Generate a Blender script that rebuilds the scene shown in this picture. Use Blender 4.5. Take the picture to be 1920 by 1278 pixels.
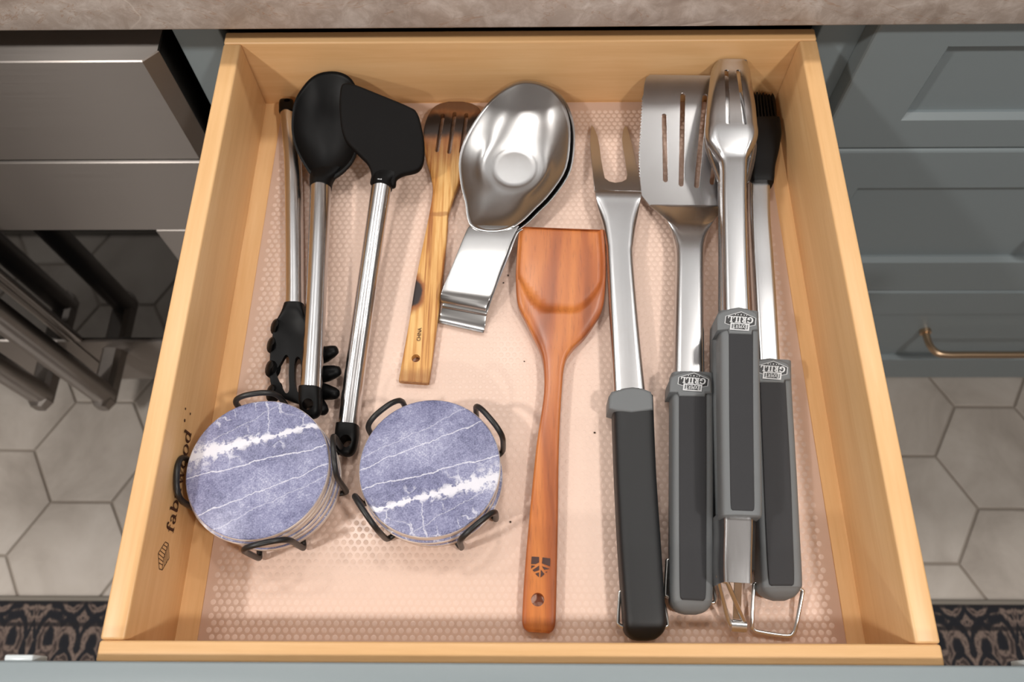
import bpy, bmesh, math, random
import numpy as np
from mathutils import Matrix, Vector
random.seed(4); rng = np.random.default_rng(7)
for o in list(bpy.data.objects): bpy.data.objects.remove(o)
S = bpy.context.scene; COL = S.collection
rad = math.radians

# ------------------------------------------------------------------ camera
FPX, CX, CY, CZ = 1499.3, 0.0043, -0.5206, 0.5916
PITCH, YAW, ROLL = 0.4320, 0.0353, -0.0328
def _rot():
    cx, sx = math.cos(PITCH), math.sin(PITCH); cz, sz = math.cos(YAW), math.sin(YAW); cr, sr = math.cos(ROLL), math.sin(ROLL)
    Rx = np.array([[1,0,0],[0,cx,-sx],[0,sx,cx]]); Rz = np.array([[cz,-sz,0],[sz,cz,0],[0,0,1]]); Rr = np.array([[cr,-sr,0],[sr,cr,0],[0,0,1]])
    return Rz @ Rx @ Rr
RC = _rot(); OC = np.array([CX, CY, CZ])
cam_d = bpy.data.cameras.new('camera'); cam = bpy.data.objects.new('camera', cam_d); COL.objects.link(cam)
M4 = Matrix.Identity(4)
for i in range(3):
    for j in range(3): M4[i][j] = RC[i, j]
    M4[i][3] = OC[i]
cam.matrix_world = M4
cam_d.sensor_width = 36; cam_d.sensor_fit = 'HORIZONTAL'; cam_d.lens = FPX / 1920 * 36
cam_d.clip_start = 0.01; cam_d.clip_end = 50
cam_d.dof.use_dof = True; cam_d.dof.focus_distance = 0.60; cam_d.dof.aperture_fstop = 7.5
S.camera = cam

# ------------------------------------------------------------------ world, lamps, exposure
W = bpy.data.worlds.new('world'); S.world = W; W.use_nodes = True
bg = W.node_tree.nodes['Background']; bg.inputs[0].default_value = (1.0, 0.96, 0.92, 1); bg.inputs[1].default_value = 0.25
CEIL = 1.64
LAMPS = [(-1.25, -0.95, 27), (0.85, -0.95, 20), (-0.95, 0.36, 6), (-0.1, 0.36, 6), (0.75, 0.36, 6), (1.7, 0.36, 5), (-1.9, 0.36, 5), (-0.3, -2.3, 20)]  # first two ceiling lamps; back row added to brighten steel, last added as front fill
for i, (x, y, w) in enumerate(LAMPS):
    ld = bpy.data.lights.new('ceiling_or_fill_lamp', 'AREA'); ld.shape = 'DISK'; ld.size = 0.16; ld.energy = w; ld.color = (1.0, 0.96, 0.91)
    lo = bpy.data.objects.new('ceiling_or_fill_lamp', ld); COL.objects.link(lo); lo.location = (x, y, CEIL - 0.012)
S.view_settings.view_transform = 'Standard'; S.view_settings.look = 'None'; S.view_settings.gamma = 1
S.view_settings.use_curve_mapping = False; S.view_settings.exposure = -0.28

# ------------------------------------------------------------------ geometry helpers
def ray(px, py): return RC @ np.array([(px-960)/FPX, -(py-639)/FPX, -1.0])
def U(px, py, z=0.0):
    """photo pixel -> world point on the plane z = a + b x + c y (or at a height z)"""
    d = ray(px, py); a, b, c = z if isinstance(z, tuple) else (z, 0, 0)
    s = (a + b*OC[0] + c*OC[1] - OC[2]) / (d[2] - b*d[0] - c*d[1])
    return OC + s*d
def UX(px, py, x):
    d = ray(px, py); return OC + d*(x-OC[0])/d[0]
def UY(px, py, y):
    d = ray(px, py); return OC + d*(y-OC[1])/d[1]
def slope(p1, p2):
    """plane through two (px,py,z), tilted along depth only"""
    A = U(*p1); B = U(*p2); c = (B[2]-A[2])/(B[1]-A[1]); return (A[2]-c*A[1], 0.0, c)
def cr(P, sub, closed=False):
    P = [np.asarray(p, float) for p in P]; n = len(P); out = []
    if n < 3 and not closed:
        return [P[0]+(P[1]-P[0])*k/sub for k in range(sub+1)]
    for i in range(n if closed else n-1):
        if closed: a, b, c, d = P[i-1], P[i], P[(i+1) % n], P[(i+2) % n]
        else: b, c = P[i], P[i+1]; a = P[i-1] if i else 2*b-c; d = P[i+2] if i+2 < n else 2*c-b
        for k in range(sub):
            t = k/sub; out.append(.5*((2*b)+(-a+c)*t+(2*a-5*b+4*c-d)*t*t+(-a+3*b-3*c+d)*t**3))
    if not closed: out.append(P[-1])
    return out
def wloc(o):
    v = Vector((0, 0, 0))
    while o: v += o.location; o = o.parent
    return np.array(v)
def finish(name, me, mat, parent=None, sharp=40, smooth=True):
    mats = mat if isinstance(mat, (list, tuple)) else [mat]
    for m in mats: me.materials.append(m)
    if smooth:
        me.polygons.foreach_set('use_smooth', [True]*len(me.polygons)); me.set_sharp_from_angle(angle=rad(sharp))
    o = bpy.data.objects.new(name, me); COL.objects.link(o)
    if parent: o.parent = parent
    return o
def mesh(name, verts, faces, mat, parent=None, sharp=40, smooth=True, fix=True):
    verts = np.asarray(verts, float)
    org = wloc(parent) if parent else np.array([(verts[:,0].min()+verts[:,0].max())/2, (verts[:,1].min()+verts[:,1].max())/2, verts[:,2].min()])
    me = bpy.data.meshes.new(name); me.from_pydata((verts-org).tolist(), [], [list(map(int, f)) for f in faces]); me.update()
    if fix:
        bm = bmesh.new(); bm.from_mesh(me); bmesh.ops.recalc_face_normals(bm, faces=bm.faces); bm.to_mesh(me); bm.free()
    o = finish(name, me, mat, parent, sharp, smooth)
    if not parent: o.location = org
    return o
def ringfaces(nr, n, cap=True, loop=False):
    F = []
    for i in range(nr if loop else nr-1):
        a = i*n; b = ((i+1) % nr)*n
        for k in range(n): F.append((a+k, a+(k+1) % n, b+(k+1) % n, b+k))
    if cap and not loop: F.append(tuple(range(n))); F.append(tuple(range((nr-1)*n, nr*n)))
    return F
def rings_obj(name, R, mat, parent=None, cap=True, sharp=40, loop=False):
    n = len(R[0]); V = np.concatenate([np.asarray(r) for r in R]); return mesh(name, V, ringfaces(len(R), n, cap, loop), mat, parent, sharp)
def strip(name, st, mat, parent=None, e=4.0, n=32, sub=6, off=None, sharp=40):
    """loft: rows (left px, left py, right px, right py, mid height, thickness)"""
    rows = [np.concatenate([U(a, b, z), U(c, d, z), [h]]) for a, b, c, d, z, h in st]
    rows = cr(rows, sub); R = []; N = len(rows)
    for i, r in enumerate(rows):
        L, Q, h = r[:3], r[3:6], r[6]; mid = (L+Q)/2; half = (Q-L)/2; ring = []
        for k in range(n):
            a = 2*math.pi*(k+.5)/n; c, s = math.cos(a), math.sin(a)
            u = math.copysign(abs(c)**(2/e), c); v = math.copysign(abs(s)**(2/e), s)
            p = mid+u*half; p = p+np.array([0, 0, v*h/2]); 
            if off: p[2] += off(u, i/(N-1), v, p)
            ring.append(p)
        R.append(ring)
    return rings_obj(name, R, mat, parent, sharp=sharp)
def tubev(path, rads, seg=12, loop=False):
    P = [np.asarray(p, float) for p in path]; n = len(P)
    if not hasattr(rads, '__len__'): rads = [rads]*n
    T = []
    for i in range(n):
        a = P[i-1] if (i or loop) else P[i]; b = P[(i+1) % n] if (i < n-1 or loop) else P[i]
        t = b-a; T.append(t/(np.linalg.norm(t)+1e-12))
    up = np.array([0, 0, 1.0]) if abs(T[0][2]) < .9 else np.array([1.0, 0, 0]); R = []
    for i in range(n):
        x = np.cross(up, T[i]); x /= np.linalg.norm(x)+1e-12; up = np.cross(T[i], x)
        R.append([P[i]+rads[i]*(math.cos(2*math.pi*k/seg)*x+math.sin(2*math.pi*k/seg)*up) for k in range(seg)])
    return R
def tube(name, path, rads, mat, parent=None, seg=12, loop=False, sub=0):
    if sub: 
        path = cr(path, sub, loop)
    return rings_obj(name, tubev(path, rads, seg, loop), mat, parent, loop=loop, sharp=50)
def plate(name, outline, holes, z0, z1, mat, parent=None, bevel=0.0, plane=None, sharp=35):
    """flat sheet of polygon outline (world xy) between z0 and z1, optional tilt plane"""
    cu = bpy.data.curves.new('c', 'CURVE'); cu.dimensions = '2D'; cu.fill_mode = 'BOTH'
    for poly in [outline]+list(holes):
        sp = cu.splines.new('POLY'); sp.points.add(len(poly)-1); sp.use_cyclic_u = True
        for q, v in zip(sp.points, poly): q.co = (v[0], v[1], 0, 1)
    cu.extrude = max((z1-z0)/2-bevel, 0.00005); cu.bevel_depth = bevel; cu.bevel_resolution = 2; cu.offset = -bevel
    ob = bpy.data.objects.new('c', cu); COL.objects.link(ob)
    bpy.context.view_layer.update()
    me = bpy.data.meshes.new_from_object(ob.evaluated_get(bpy.context.evaluated_depsgraph_get()))
    bpy.data.objects.remove(ob); bpy.data.curves.remove(cu)
    n = len(me.vertices); co = np.zeros(n*3); me.vertices.foreach_get('co', co); co = co.reshape(-1, 3); co[:,2] += (z0+z1)/2
    if plane is not None: co[:,2] += plane[0]+plane[1]*co[:,0]+plane[2]*co[:,1]
    F = [tuple(p.vertices) for p in me.polygons]; bpy.data.meshes.remove(me)
    # weld
    o = mesh(name, co, F, mat, parent, sharp, fix=False)
    bm = bmesh.new(); bm.from_mesh(o.data); bmesh.ops.remove_doubles(bm, verts=bm.verts, dist=2e-6); bmesh.ops.recalc_face_normals(bm, faces=bm.faces); bm.to_mesh(o.data); bm.free()
    o.data.set_sharp_from_angle(angle=rad(sharp))
    nz = Vector((-plane[1], -plane[2], 1)).normalized() if plane is not None else Vector((0, 0, 1))
    for p in o.data.polygons:
        if abs(p.normal.dot(nz)) > .9995: p.use_smooth = False
    return o
def xy(pts, z): return [U(a, b, z)[:2] for a, b in pts]
def capsule(p0, p1, r, seg=8):
    p0 = np.asarray(p0)[:2]; p1 = np.asarray(p1)[:2]; d = p1-p0; a0 = math.atan2(d[1], d[0])
    return [p1+r*np.array([math.cos(a0-math.pi/2+math.pi*k/seg), math.sin(a0-math.pi/2+math.pi*k/seg)]) for k in range(seg+1)] + \
           [p0+r*np.array([math.cos(a0+math.pi/2+math.pi*k/seg), math.sin(a0+math.pi/2+math.pi*k/seg)]) for k in range(seg+1)]
def circle(c, r, seg=24, ry=None): return [np.array([c[0]+r*math.cos(2*math.pi*k/seg), c[1]+(ry or r)*math.sin(2*math.pi*k/seg)]) for k in range(seg)]
def cut(o, polys, z0=-.02, z1=.12):
    V = []; F = []
    for P in polys:
        n = len(P); b = len(V); V += [(p[0], p[1], z0) for p in P]+[(p[0], p[1], z1) for p in P]
        F += [tuple(range(b, b+n)), tuple(range(b+n, b+2*n))]+[(b+k, b+(k+1) % n, b+n+(k+1) % n, b+n+k) for k in range(n)]
    c = mesh('cutter', V, F, o.data.materials[0], smooth=False)
    m = o.modifiers.new('b', 'BOOLEAN'); m.object = c; m.operation = 'DIFFERENCE'; m.solver = 'EXACT'
    bpy.context.view_layer.update()
    me = bpy.data.meshes.new_from_object(o.evaluated_get(bpy.context.evaluated_depsgraph_get()))
    o.modifiers.clear(); o.data = me; bpy.data.objects.remove(c)
    me.polygons.foreach_set('use_smooth', [True]*len(me.polygons)); me.set_sharp_from_angle(angle=rad(40))
    return o
def box(name, x0, x1, y0, y1, z0, z1, mat, parent=None, bevel=0.0015, seg=2):
    bm = bmesh.new(); bmesh.ops.create_cube(bm, size=1)
    for v in bm.verts: v.co = ((x0+x1)/2+v.co.x*(x1-x0), (y0+y1)/2+v.co.y*(y1-y0), (z0+z1)/2+v.co.z*(z1-z0))
    if bevel: bmesh.ops.bevel(bm, geom=bm.edges[:], offset=bevel, segments=seg, affect='EDGES', profile=.5)
    V = [v.co[:] for v in bm.verts]; bm.verts.index_update(); F = [[v.index for v in f.verts] for f in bm.faces]; bm.free()
    return mesh(name, V, F, mat, parent, sharp=60)
def bowl(name, outline, plane, depth, prof, thick, center, mat, parent=None, rs=None, sub=4, disc=0.0):
    O = [U(a, b, plane) for a, b in cr([np.array(p) for p in outline], sub, True)]
    O = np.array(O)[:,:2]; C = U(center[0], center[1], plane)[:2]; R = []
    rs = rs or [k/16 for k in range(1, 17)]
    pz = lambda q: plane[0]+plane[1]*q[0]+plane[2]*q[1]
    rm = np.mean([np.linalg.norm(q-C) for q in O])*.94
    def at(q, r):      # inner rings turn circular when the dish has a round floor
        w = 0.0 if not disc else min(1, max(0, (.75-r)/(.75-disc))); w = w*w*(3-2*w)
        return C+(q-C)*r*(1-w)+(q-C)/np.linalg.norm(q-C)*rm*r*w
    for r in rs: R.append([np.array([*at(q, r), pz(at(q, r))-depth*prof(r)]) for q in O])
    R.append([np.array([*(C+(q-C)*1.004), pz(C+(q-C))-depth*prof(1)-thick*.5]) for q in O])
    for r in rs[::-1]: R.append([np.array([*at(q, r), pz(at(q, r))-depth*prof(r)-thick]) for q in O])
    return rings_obj(name, R, mat, parent, sharp=60)
def tag(o, label, cat, group=None, kind=None):
    o['label'] = label
    if cat: o['category'] = cat
    if group: o['group'] = group
    if kind: o['kind'] = kind
    return o
def thing(name, label, cat, loc, group=None):
    o = bpy.data.objects.new(name, None); COL.objects.link(o); o.location = loc; o.empty_display_size = .02
    bpy.context.view_layer.update()
    return tag(o, label, cat, group)
def structure(o): o['kind'] = 'structure'; return o
def flat(name, polys, frame, mat, parent):
    """flat print / lettering: 2-D polygons in a frame (origin, ex, ey)"""
    O, ex, ey = frame; V = []; F = []; nn = np.cross(ex, ey); nn = nn/np.linalg.norm(nn)*3e-6
    for i, P in enumerate(polys):
        F.append(tuple(range(len(V), len(V)+len(P)))); V += [O+nn*i+ex*p[0]+ey*p[1] for p in P]
    return mesh(name, V, F, mat, parent, smooth=False, fix=False)
def text_polys(s, h):
    cu = bpy.data.curves.new('t', 'FONT'); cu.body = s; cu.size = 1; cu.align_x = 'CENTER'; cu.offset = .012
    ob = bpy.data.objects.new('t', cu); COL.objects.link(ob); bpy.context.view_layer.update()
    me = bpy.data.meshes.new_from_object(ob.evaluated_get(bpy.context.evaluated_depsgraph_get()))
    k = h/.69; P = [[(me.vertices[i].co.x*k, me.vertices[i].co.y*k) for i in p.vertices] for p in me.polygons]
    bpy.data.objects.remove(ob); bpy.data.curves.remove(cu); bpy.data.meshes.remove(me); return P

# ------------------------------------------------------------------ materials
def lin(c): return tuple(((v/255)/12.92 if v/255 <= .04045 else ((v/255+.055)/1.055)**2.4) for v in c)
class MB:
    def __init__(s, name):
        s.m = bpy.data.materials.new(name); s.m.use_nodes = True; s.t = s.m.node_tree; s.b = s.t.nodes['Principled BSDF']
    def n(s, ty, props=None, **ins):
        nd = s.t.nodes.new(ty)
        for k, v in (props or {}).items(): setattr(nd, k, v)
        for k, v in ins.items():
            key = int(k[1:]) if k[0] == 'i' and k[1:].isdigit() else k.replace('_', ' ')
            s.put(nd.inputs[key], v)
        return nd
    def put(s, sock, v):
        if isinstance(v, bpy.types.NodeSocket): s.t.links.new(v, sock)
        elif isinstance(v, (tuple, list)) and len(v) == 3 and sock.type == 'RGBA': sock.default_value = (*v, 1)
        else: sock.default_value = v
    def set(s, **k):
        for a, v in k.items(): s.put(s.b.inputs[a.replace('_', ' ')], v)
        return s
    def co(s, scale=(1,1,1), rot=(0,0,0), loc=(0,0,0)):
        c = s.n('ShaderNodeTexCoord'); return s.n('ShaderNodeMapping', Vector=c.outputs['Object'], Scale=scale, Rotation=rot, Location=loc).outputs[0]
    def noise(s, vec, scale, detail=3, rough=.55, dist=0): 
        return s.n('ShaderNodeTexNoise', Vector=vec, Scale=scale, Detail=detail, Roughness=rough, Distortion=dist).outputs['Fac']
    def ramp(s, fac, stops):
        r = s.n('ShaderNodeValToRGB', Fac=fac); el = r.color_ramp.elements
        while len(el) < len(stops): el.new(.5)
        for e_, (p, c) in zip(el, stops): e_.position = p; e_.color = (*(c if len(c) == 3 else c), 1)
        return r.outputs[0]
    def math(s, op, a, b=0.0, c=None):
        nd = s.n('ShaderNodeMath', {'operation': op}, i0=a, i1=b)
        if c is not None: s.put(nd.inputs[2], c)
        return nd.outputs[0]
    def mix(s, f, a, b, mode='MIX'):
        nd = s.n('ShaderNodeMix', {'data_type': 'RGBA', 'blend_type': mode}); s.put(nd.inputs[0], f); s.put(nd.inputs[6], a); s.put(nd.inputs[7], b); return nd.outputs[2]
    def sstep(s, v, lo, hi, a=0.0, b=1.0):
        nd = s.n('ShaderNodeMapRange', {'interpolation_type': 'SMOOTHSTEP'}); 
        for i, x in enumerate((v, lo, hi, a, b)): s.put(nd.inputs[i], x)
        return nd.outputs[0]
    def bump(s, h, strength=.3, dist=.001): s.put(s.b.inputs['Normal'], s.n('ShaderNodeBump', Height=h, Strength=strength, Distance=dist).outputs[0]); return s
def plain(name, col, rough=.5, metal=0.0, **k):
    b = MB(name); b.set(Base_Color=lin(col), Roughness=rough, Metallic=metal, **k); return b.m
def grain(name, cols, sc, rough=.4, stops=(.3, .5, .7), noise=1.0, coat=0.0):
    b = MB(name); v = b.co(sc); f = b.noise(v, noise, 5, .6, .4); f2 = b.noise(v, noise*6, 3, .6)
    c = b.ramp(b.math('ADD', b.math('MULTIPLY', f, .75), b.math('MULTIPLY', f2, .25)), [(p, lin(q)) for p, q in zip(stops, cols)])
    b.set(Base_Color=c, Roughness=rough, Coat_Weight=coat, Coat_Roughness=.25); b.bump(f2, .08, .0005); return b.m
def steel(name, col, rough, axis, streak=.1, bumpy=.05):
    b = MB(name); sc = {'x': (6, 900, 900), 'y': (900, 6, 900), 'z': (900, 900, 6), 'n': (250, 250, 250)}[axis]
    f = b.noise(b.co(sc), 1.0, 3); f2 = b.noise(b.co((30, 30, 30)), 1.0, 3)
    b.set(Base_Color=lin(col), Metallic=1.0, Roughness=b.math('ADD', rough-streak/2, b.math('ADD', b.math('MULTIPLY', f, streak), b.math('MULTIPLY', f2, streak*.4))))
    b.bump(f, bumpy, .0003); return b.m
m_maple_y = grain('maple_side', [(216,168,114),(226,181,128),(234,193,142)], (60, 3, 60), .38)
m_maple_x = grain('maple_cross', [(216,168,114),(226,181,128),(234,193,142)], (3, 60, 60), .38)
m_maple_edge = m_maple_y
m_paint = (lambda b: (b.set(Base_Color=lin((136,146,150)), Roughness=.42), b.bump(b.noise(b.co(), 700, 2), .06, .0004)) and b.m)(MB('grey_green_paint'))
m_black = plain('black_nylon', (6,6,7), .45, Specular_IOR_Level=.18)
m_blackm = (lambda b: (b.set(Base_Color=lin((8,6,6)), Roughness=.6, Specular_IOR_Level=.15), b.bump(b.noise(b.co(), 2500, 2), .1, .0002)) and b.m)(MB('black_silicone'))
m_tube = steel('polished_tube_steel', (205,204,205), .18, 'y', .10, .10)
m_bbq = steel('brushed_tool_steel', (196,195,196), .23, 'y', .06, .02)
m_rest = plain('stamped_steel', (176,175,175), .25, 1.0)
def brushed(name):
    b = MB(name); f = b.noise(b.co((6, 900, 900)), 1.0, 3); t = b.n('ShaderNodeCombineXYZ', X=0.0, Y=0.2, Z=1.0)
    b.set(Base_Color=lin((164,157,152)), Metallic=1.0, Roughness=b.math('ADD', .36, b.math('MULTIPLY', f, .08)), Anisotropic=.93, Tangent=t.outputs[0]); b.bump(f, .08, .0003); return b.m
m_oven = brushed('brushed_appliance_steel'); 
m_ovenv = m_oven
m_grey = (lambda b: (b.set(Base_Color=lin((106,109,111)), Roughness=.55), b.bump(b.noise(b.co(), 3000, 2), .12, .0002)) and b.m)(MB('grey_rubber'))
m_dark = (lambda b: (b.set(Base_Color=lin((42,42,45)), Roughness=.7), b.bump(b.noise(b.co(), 3500, 2), .3, .0003)) and b.m)(MB('charcoal_grip'))
m_grip = (lambda b: (b.set(Base_Color=lin((22,23,25)), Roughness=.5), b.bump(b.noise(b.co(), 3500, 2), .25, .0003)) and b.m)(MB('black_grip'))
m_wire = plain('black_wire', (30,29,29), .4, .0)
m_chrome = plain('chrome_wire', (225,224,222), .22, 1.0)
m_brass = plain('brass', (205,176,146), .35, 1.0)
m_ink = plain('brown_stamp_ink', (72,40,24), .7)
m_white = plain('badge_silver', (205,206,208), .4)
m_badge = plain('badge_black', (30,30,32), .4)
m_glass = plain('black_oven_glass', (8,8,9), .04)
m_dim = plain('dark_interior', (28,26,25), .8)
m_wall = plain('wall_paint', (230,234,238), .9)
m_splash = plain('wall_tile_brown', (112,98,88), .7)
m_wall2 = plain('room_paint', (168,164,160), .9)
m_ceil = plain('ceiling_paint', (238,241,244), .9)
m_clear = plain('clear_bumper', (205,212,215), .25)
m_grout = plain('grout', (158,148,138), .9)

def mk_stone():
    b = MB('quartzite'); v = b.co(); n1 = b.noise(v, 9, 6, .65, .8); n2 = b.noise(v, 60, 5, .7, .5); n3 = b.noise(b.co((1, 2.2, 2.2), (0, 0, .5)), 5, 5, .6, 1.2)
    c = b.ramp(n1, [(.3, lin((176,162,152))), (.5, lin((208,196,188))), (.7, lin((226,218,212)))])
    c = b.mix(b.sstep(n2, .35, .75), b.mix(1.0, c, lin((215,208,203)), 'MULTIPLY'), c)
    line = b.math('ABSOLUTE', b.math('SUBTRACT', n3, .52)); c = b.mix(b.sstep(line, 0, .006, .45, 0.0), c, lin((165,126,96)))
    l2 = b.math('ABSOLUTE', b.math('SUBTRACT', b.noise(b.co((1, 2, 2), (0, 0, -.4), (3, 1, 0)), 4, 3, .5, .6), .46)); c = b.mix(b.sstep(l2, 0, .004, .5, 0.0), c, lin((225,215,205)))
    b.set(Base_Color=c, Roughness=.35); return b.m
m_stone = mk_stone()
def mk_tile():
    b = MB('stone_tile'); g = b.n('ShaderNodeObjectInfo').outputs['Location']; tc = b.n('ShaderNodeTexCoord').outputs['Object']
    v = b.n('ShaderNodeVectorMath', {'operation': 'ADD'}, i0=tc, i1=g).outputs[0]
    c = b.ramp(b.noise(v, 7, 5, .6, .6), [(.3, lin((166,156,147))), (.52, lin((190,181,172))), (.75, lin((205,197,189)))])
    b.set(Base_Color=c, Roughness=.6); return b.m
m_tile = mk_tile()
def mk_rug():
    b = MB('oriental_rug'); v = b.co()
    sx = b.n('ShaderNodeSeparateXYZ', Vector=v).outputs
    px = b.math('ABSOLUTE', b.math('SUBTRACT', b.math('FRACT', b.math('MULTIPLY', sx[0], 6.2)), .5))   # mirrored repeat
    vv = b.n('ShaderNodeCombineXYZ', X=b.math('MULTIPLY', px, .30), Y=sx[1], Z=0.0).outputs[0]
    vo = b.n('ShaderNodeTexVoronoi', Vector=vv, Scale=13.0, Randomness=.7).outputs['Distance']
    rings = b.math('SINE', b.math('MULTIPLY', vo, 26.0)); nz = b.noise(vv, 70, 3, .6, .6); nz2 = b.noise(vv, 26, 3, .6, .8)
    f = b.math('ADD', b.math('MULTIPLY', rings, .16), b.math('ADD', b.math('MULTIPLY', nz, .5), b.math('MULTIPLY', nz2, .5)))
    c = b.ramp(f, [(.40, lin((28,29,36))), (.47, lin((38,36,40))), (.53, lin((92,80,74))), (.60, lin((132,114,105))), (.68, lin((64,54,52)))])
    yb = b.math('SUBTRACT', RUG_Y - RUG_C, sx[1])     # distance from the long edge
    bars = b.math('MINIMUM', b.math('ABSOLUTE', b.math('SUBTRACT', yb, .045)), b.math('ABSOLUTE', b.math('SUBTRACT', yb, .010)))
    c = b.mix(b.sstep(bars, .002, .005, .85, 0.0), c, lin((30,28,32)))
    c = b.mix(b.sstep(yb, .004, .006, 1.0, 0.0), c, lin((140,132,122)))
    b.set(Base_Color=c, Roughness=.95); b.bump(b.noise(v, 900, 2), .4, .002); return b.m
RUG_Y = -0.352; RUG_C = -0.90
m_rug = mk_rug()
def mk_liner():
    b = MB('clear_ribbed_liner'); b.set(Base_Color=lin((224,196,180)), Roughness=.5, Coat_Weight=.1, Coat_Roughness=.2); return b.m
m_liner = mk_liner()
def mk_bamboo():
    b = MB('scorched_bamboo'); v = b.co((260, 8, 260), (0, 0, BAM_A)); f = b.noise(v, 1, 4, .6)
    c = b.ramp(f, [(.38, lin((160,98,46))), (.5, lin((206,150,82))), (.62, lin((228,182,116)))])
    o = b.n('ShaderNodeSeparateXYZ', Vector=b.co()).outputs; nz = b.noise(b.co(), 60, 3, .6); y = b.math('ADD', o[1], b.math('MULTIPLY', b.math('SUBTRACT', nz, .5), .012))
    red = b.sstep(y, BAM_T-.085, BAM_T-.035, 0, .9); c = b.mix(red, c, lin((138,80,42)))
    # charred band across the head, bare brown rim above it
    c = b.mix(b.math('MULTIPLY', b.sstep(y, BAM_T-.046, BAM_T-.034), b.sstep(y, BAM_T-.012, BAM_T-.022)), c, lin((38,24,18)))
    c = b.mix(b.sstep(y, BAM_T-.018, BAM_T-.010, 0, .85), c, lin((92,62,42)))
    dx = b.math('SUBTRACT', o[0], BURN[0]); dy = b.math('SUBTRACT', o[1], BURN[1]); d = b.math('SQRT', b.math('ADD', b.math('MULTIPLY', dx, dx), b.math('MULTIPLY', b.math('MULTIPLY', dy, dy), .35)))
    d = b.math('ADD', d, b.math('MULTIPLY', b.math('SUBTRACT', nz, .5), .006))
    c = b.mix(b.sstep(d, .0085, .0125, 1, 0), c, lin((150,88,40))); c = b.mix(b.sstep(d, .0065, .009, 1, 0), c, lin((40,30,30)))
    c = b.mix(b.sstep(b.math('ABSOLUTE', b.math('SUBTRACT', y, NODE_Y)), .001, .003, .6, 0), c, lin((150,92,44)))
    c = b.mix(b.sstep(y, BAM_B+.004, BAM_B+.014, .6, 0), c, lin((140,88,48)))
    b.set(Base_Color=c, Roughness=.5); b.bump(f, .2, .0006); return b.m
def mk_acacia():
    b = MB('oiled_acacia'); v = b.co((26, 3.5, 26), (0, 0, .06)); f = b.noise(v, 1, 3, .5, .9); f2 = b.noise(b.co((700, 60, 700)), 1, 3, .6)
    c = b.ramp(f, [(.30, lin((122,60,30))), (.44, lin((172,94,46))), (.55, lin((204,124,62))), (.68, lin((150,78,40)))])
    c = b.mix(b.sstep(f2, .5, .75, 0, .35), c, lin((110,56,28)))
    b.set(Base_Color=c, Roughness=.36, Coat_Weight=.15, Coat_Roughness=.2); b.bump(f2, .1, .0004); return b.m
def mk_marble():
    b = MB('slate_marble_print'); v = b.co((1, 1, 0), (0, 0, rad(-15))); o = b.n('ShaderNodeSeparateXYZ', Vector=v).outputs
    w = b.noise(v, 45, 5, .65); w2 = b.noise(v, 240, 4, .7); fine = b.noise(v, 900, 3, .7)
    base = b.ramp(b.math('ADD', b.math('MULTIPLY', b.noise(v, 22, 4, .6), .42), b.math('ADD', b.math('MULTIPLY', w2, .25), b.math('MULTIPLY', fine, .36))), [(.40, lin((80,82,112))), (.47, lin((112,114,148))), (.56, lin((148,150,182))), (.66, lin((204,205,220)))])
    wob = b.math('MULTIPLY', b.math('SUBTRACT', w, .5), .010); c = base
    y = b.math('ADD', o[1], wob)
    for y0, sl, wd, st in ((.0045, -.02, .00028, .75), (-.017, .14, .00026, .7), (-.028, .22, .0002, .4), (.036, .3, .0002, .35)):
        d = b.math('ABSOLUTE', b.math('SUBTRACT', b.math('SUBTRACT', y, y0), b.math('MULTIPLY', o[0], sl))); c = b.mix(b.sstep(d, wd*.5, wd*2.2, st, 0.0), c, lin((228,228,238)))
    dv = b.math('ABSOLUTE', b.math('ADD', b.math('SUBTRACT', o[0], .012), b.math('MULTIPLY', b.math('SUBTRACT', w, .5), .02))); 
    c = b.mix(b.math('MULTIPLY', b.sstep(dv, .0002, .0006, .6, 0), b.sstep(o[1], .018, .024)), c, lin((225,225,236)))
    # one broad cloudy vein, wider towards one rim
    wid = b.math('MULTIPLY', b.sstep(o[0], -.055, .02, .0095, .0030), b.sstep(b.noise(v, 150, 5, .6), .36, .62, .1, 1.35))
    d = b.math('ABSOLUTE', b.math('SUBTRACT', b.math('ADD', o[1], b.math('MULTIPLY', wob, .6)), .0205))
    c = b.mix(b.sstep(b.math('DIVIDE', d, wid), .3, 1.15, .95, 0), c, lin((226,225,234)))
    wv = b.n('ShaderNodeVectorMath', {'operation': 'ADD'}, i0=v, i1=b.n('ShaderNodeVectorMath', {'operation': 'SCALE'}, i0=b.n('ShaderNodeTexNoise', Vector=v, Scale=120.0, Detail=3.0).outputs['Color'], Scale=.012).outputs[0]).outputs[0]
    ve = b.n('ShaderNodeTexVoronoi', {'feature': 'DISTANCE_TO_EDGE'}, Vector=wv, Scale=75.0).outputs['Distance']
    web = b.math('MULTIPLY', b.sstep(ve, .01, .05, .55, 0), b.math('MULTIPLY', b.sstep(b.noise(v, 60, 2), .48, .6), b.sstep(o[1], -.002, .02)))
    c = b.mix(web, c, lin((228,228,238)))
    b.set(Base_Color=c, Roughness=.4); return b.m
m_marble = mk_marble()
m_ceramic = (lambda b: (b.set(Base_Color=b.ramp(b.noise(b.co((60, 60, 900)), 1, 3), [(.35, lin((196,180,172))), (.55, lin((232,222,214))), (.75, lin((240,234,228)))]), Roughness=.55)) and b.m)(MB('cream_ceramic'))

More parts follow.
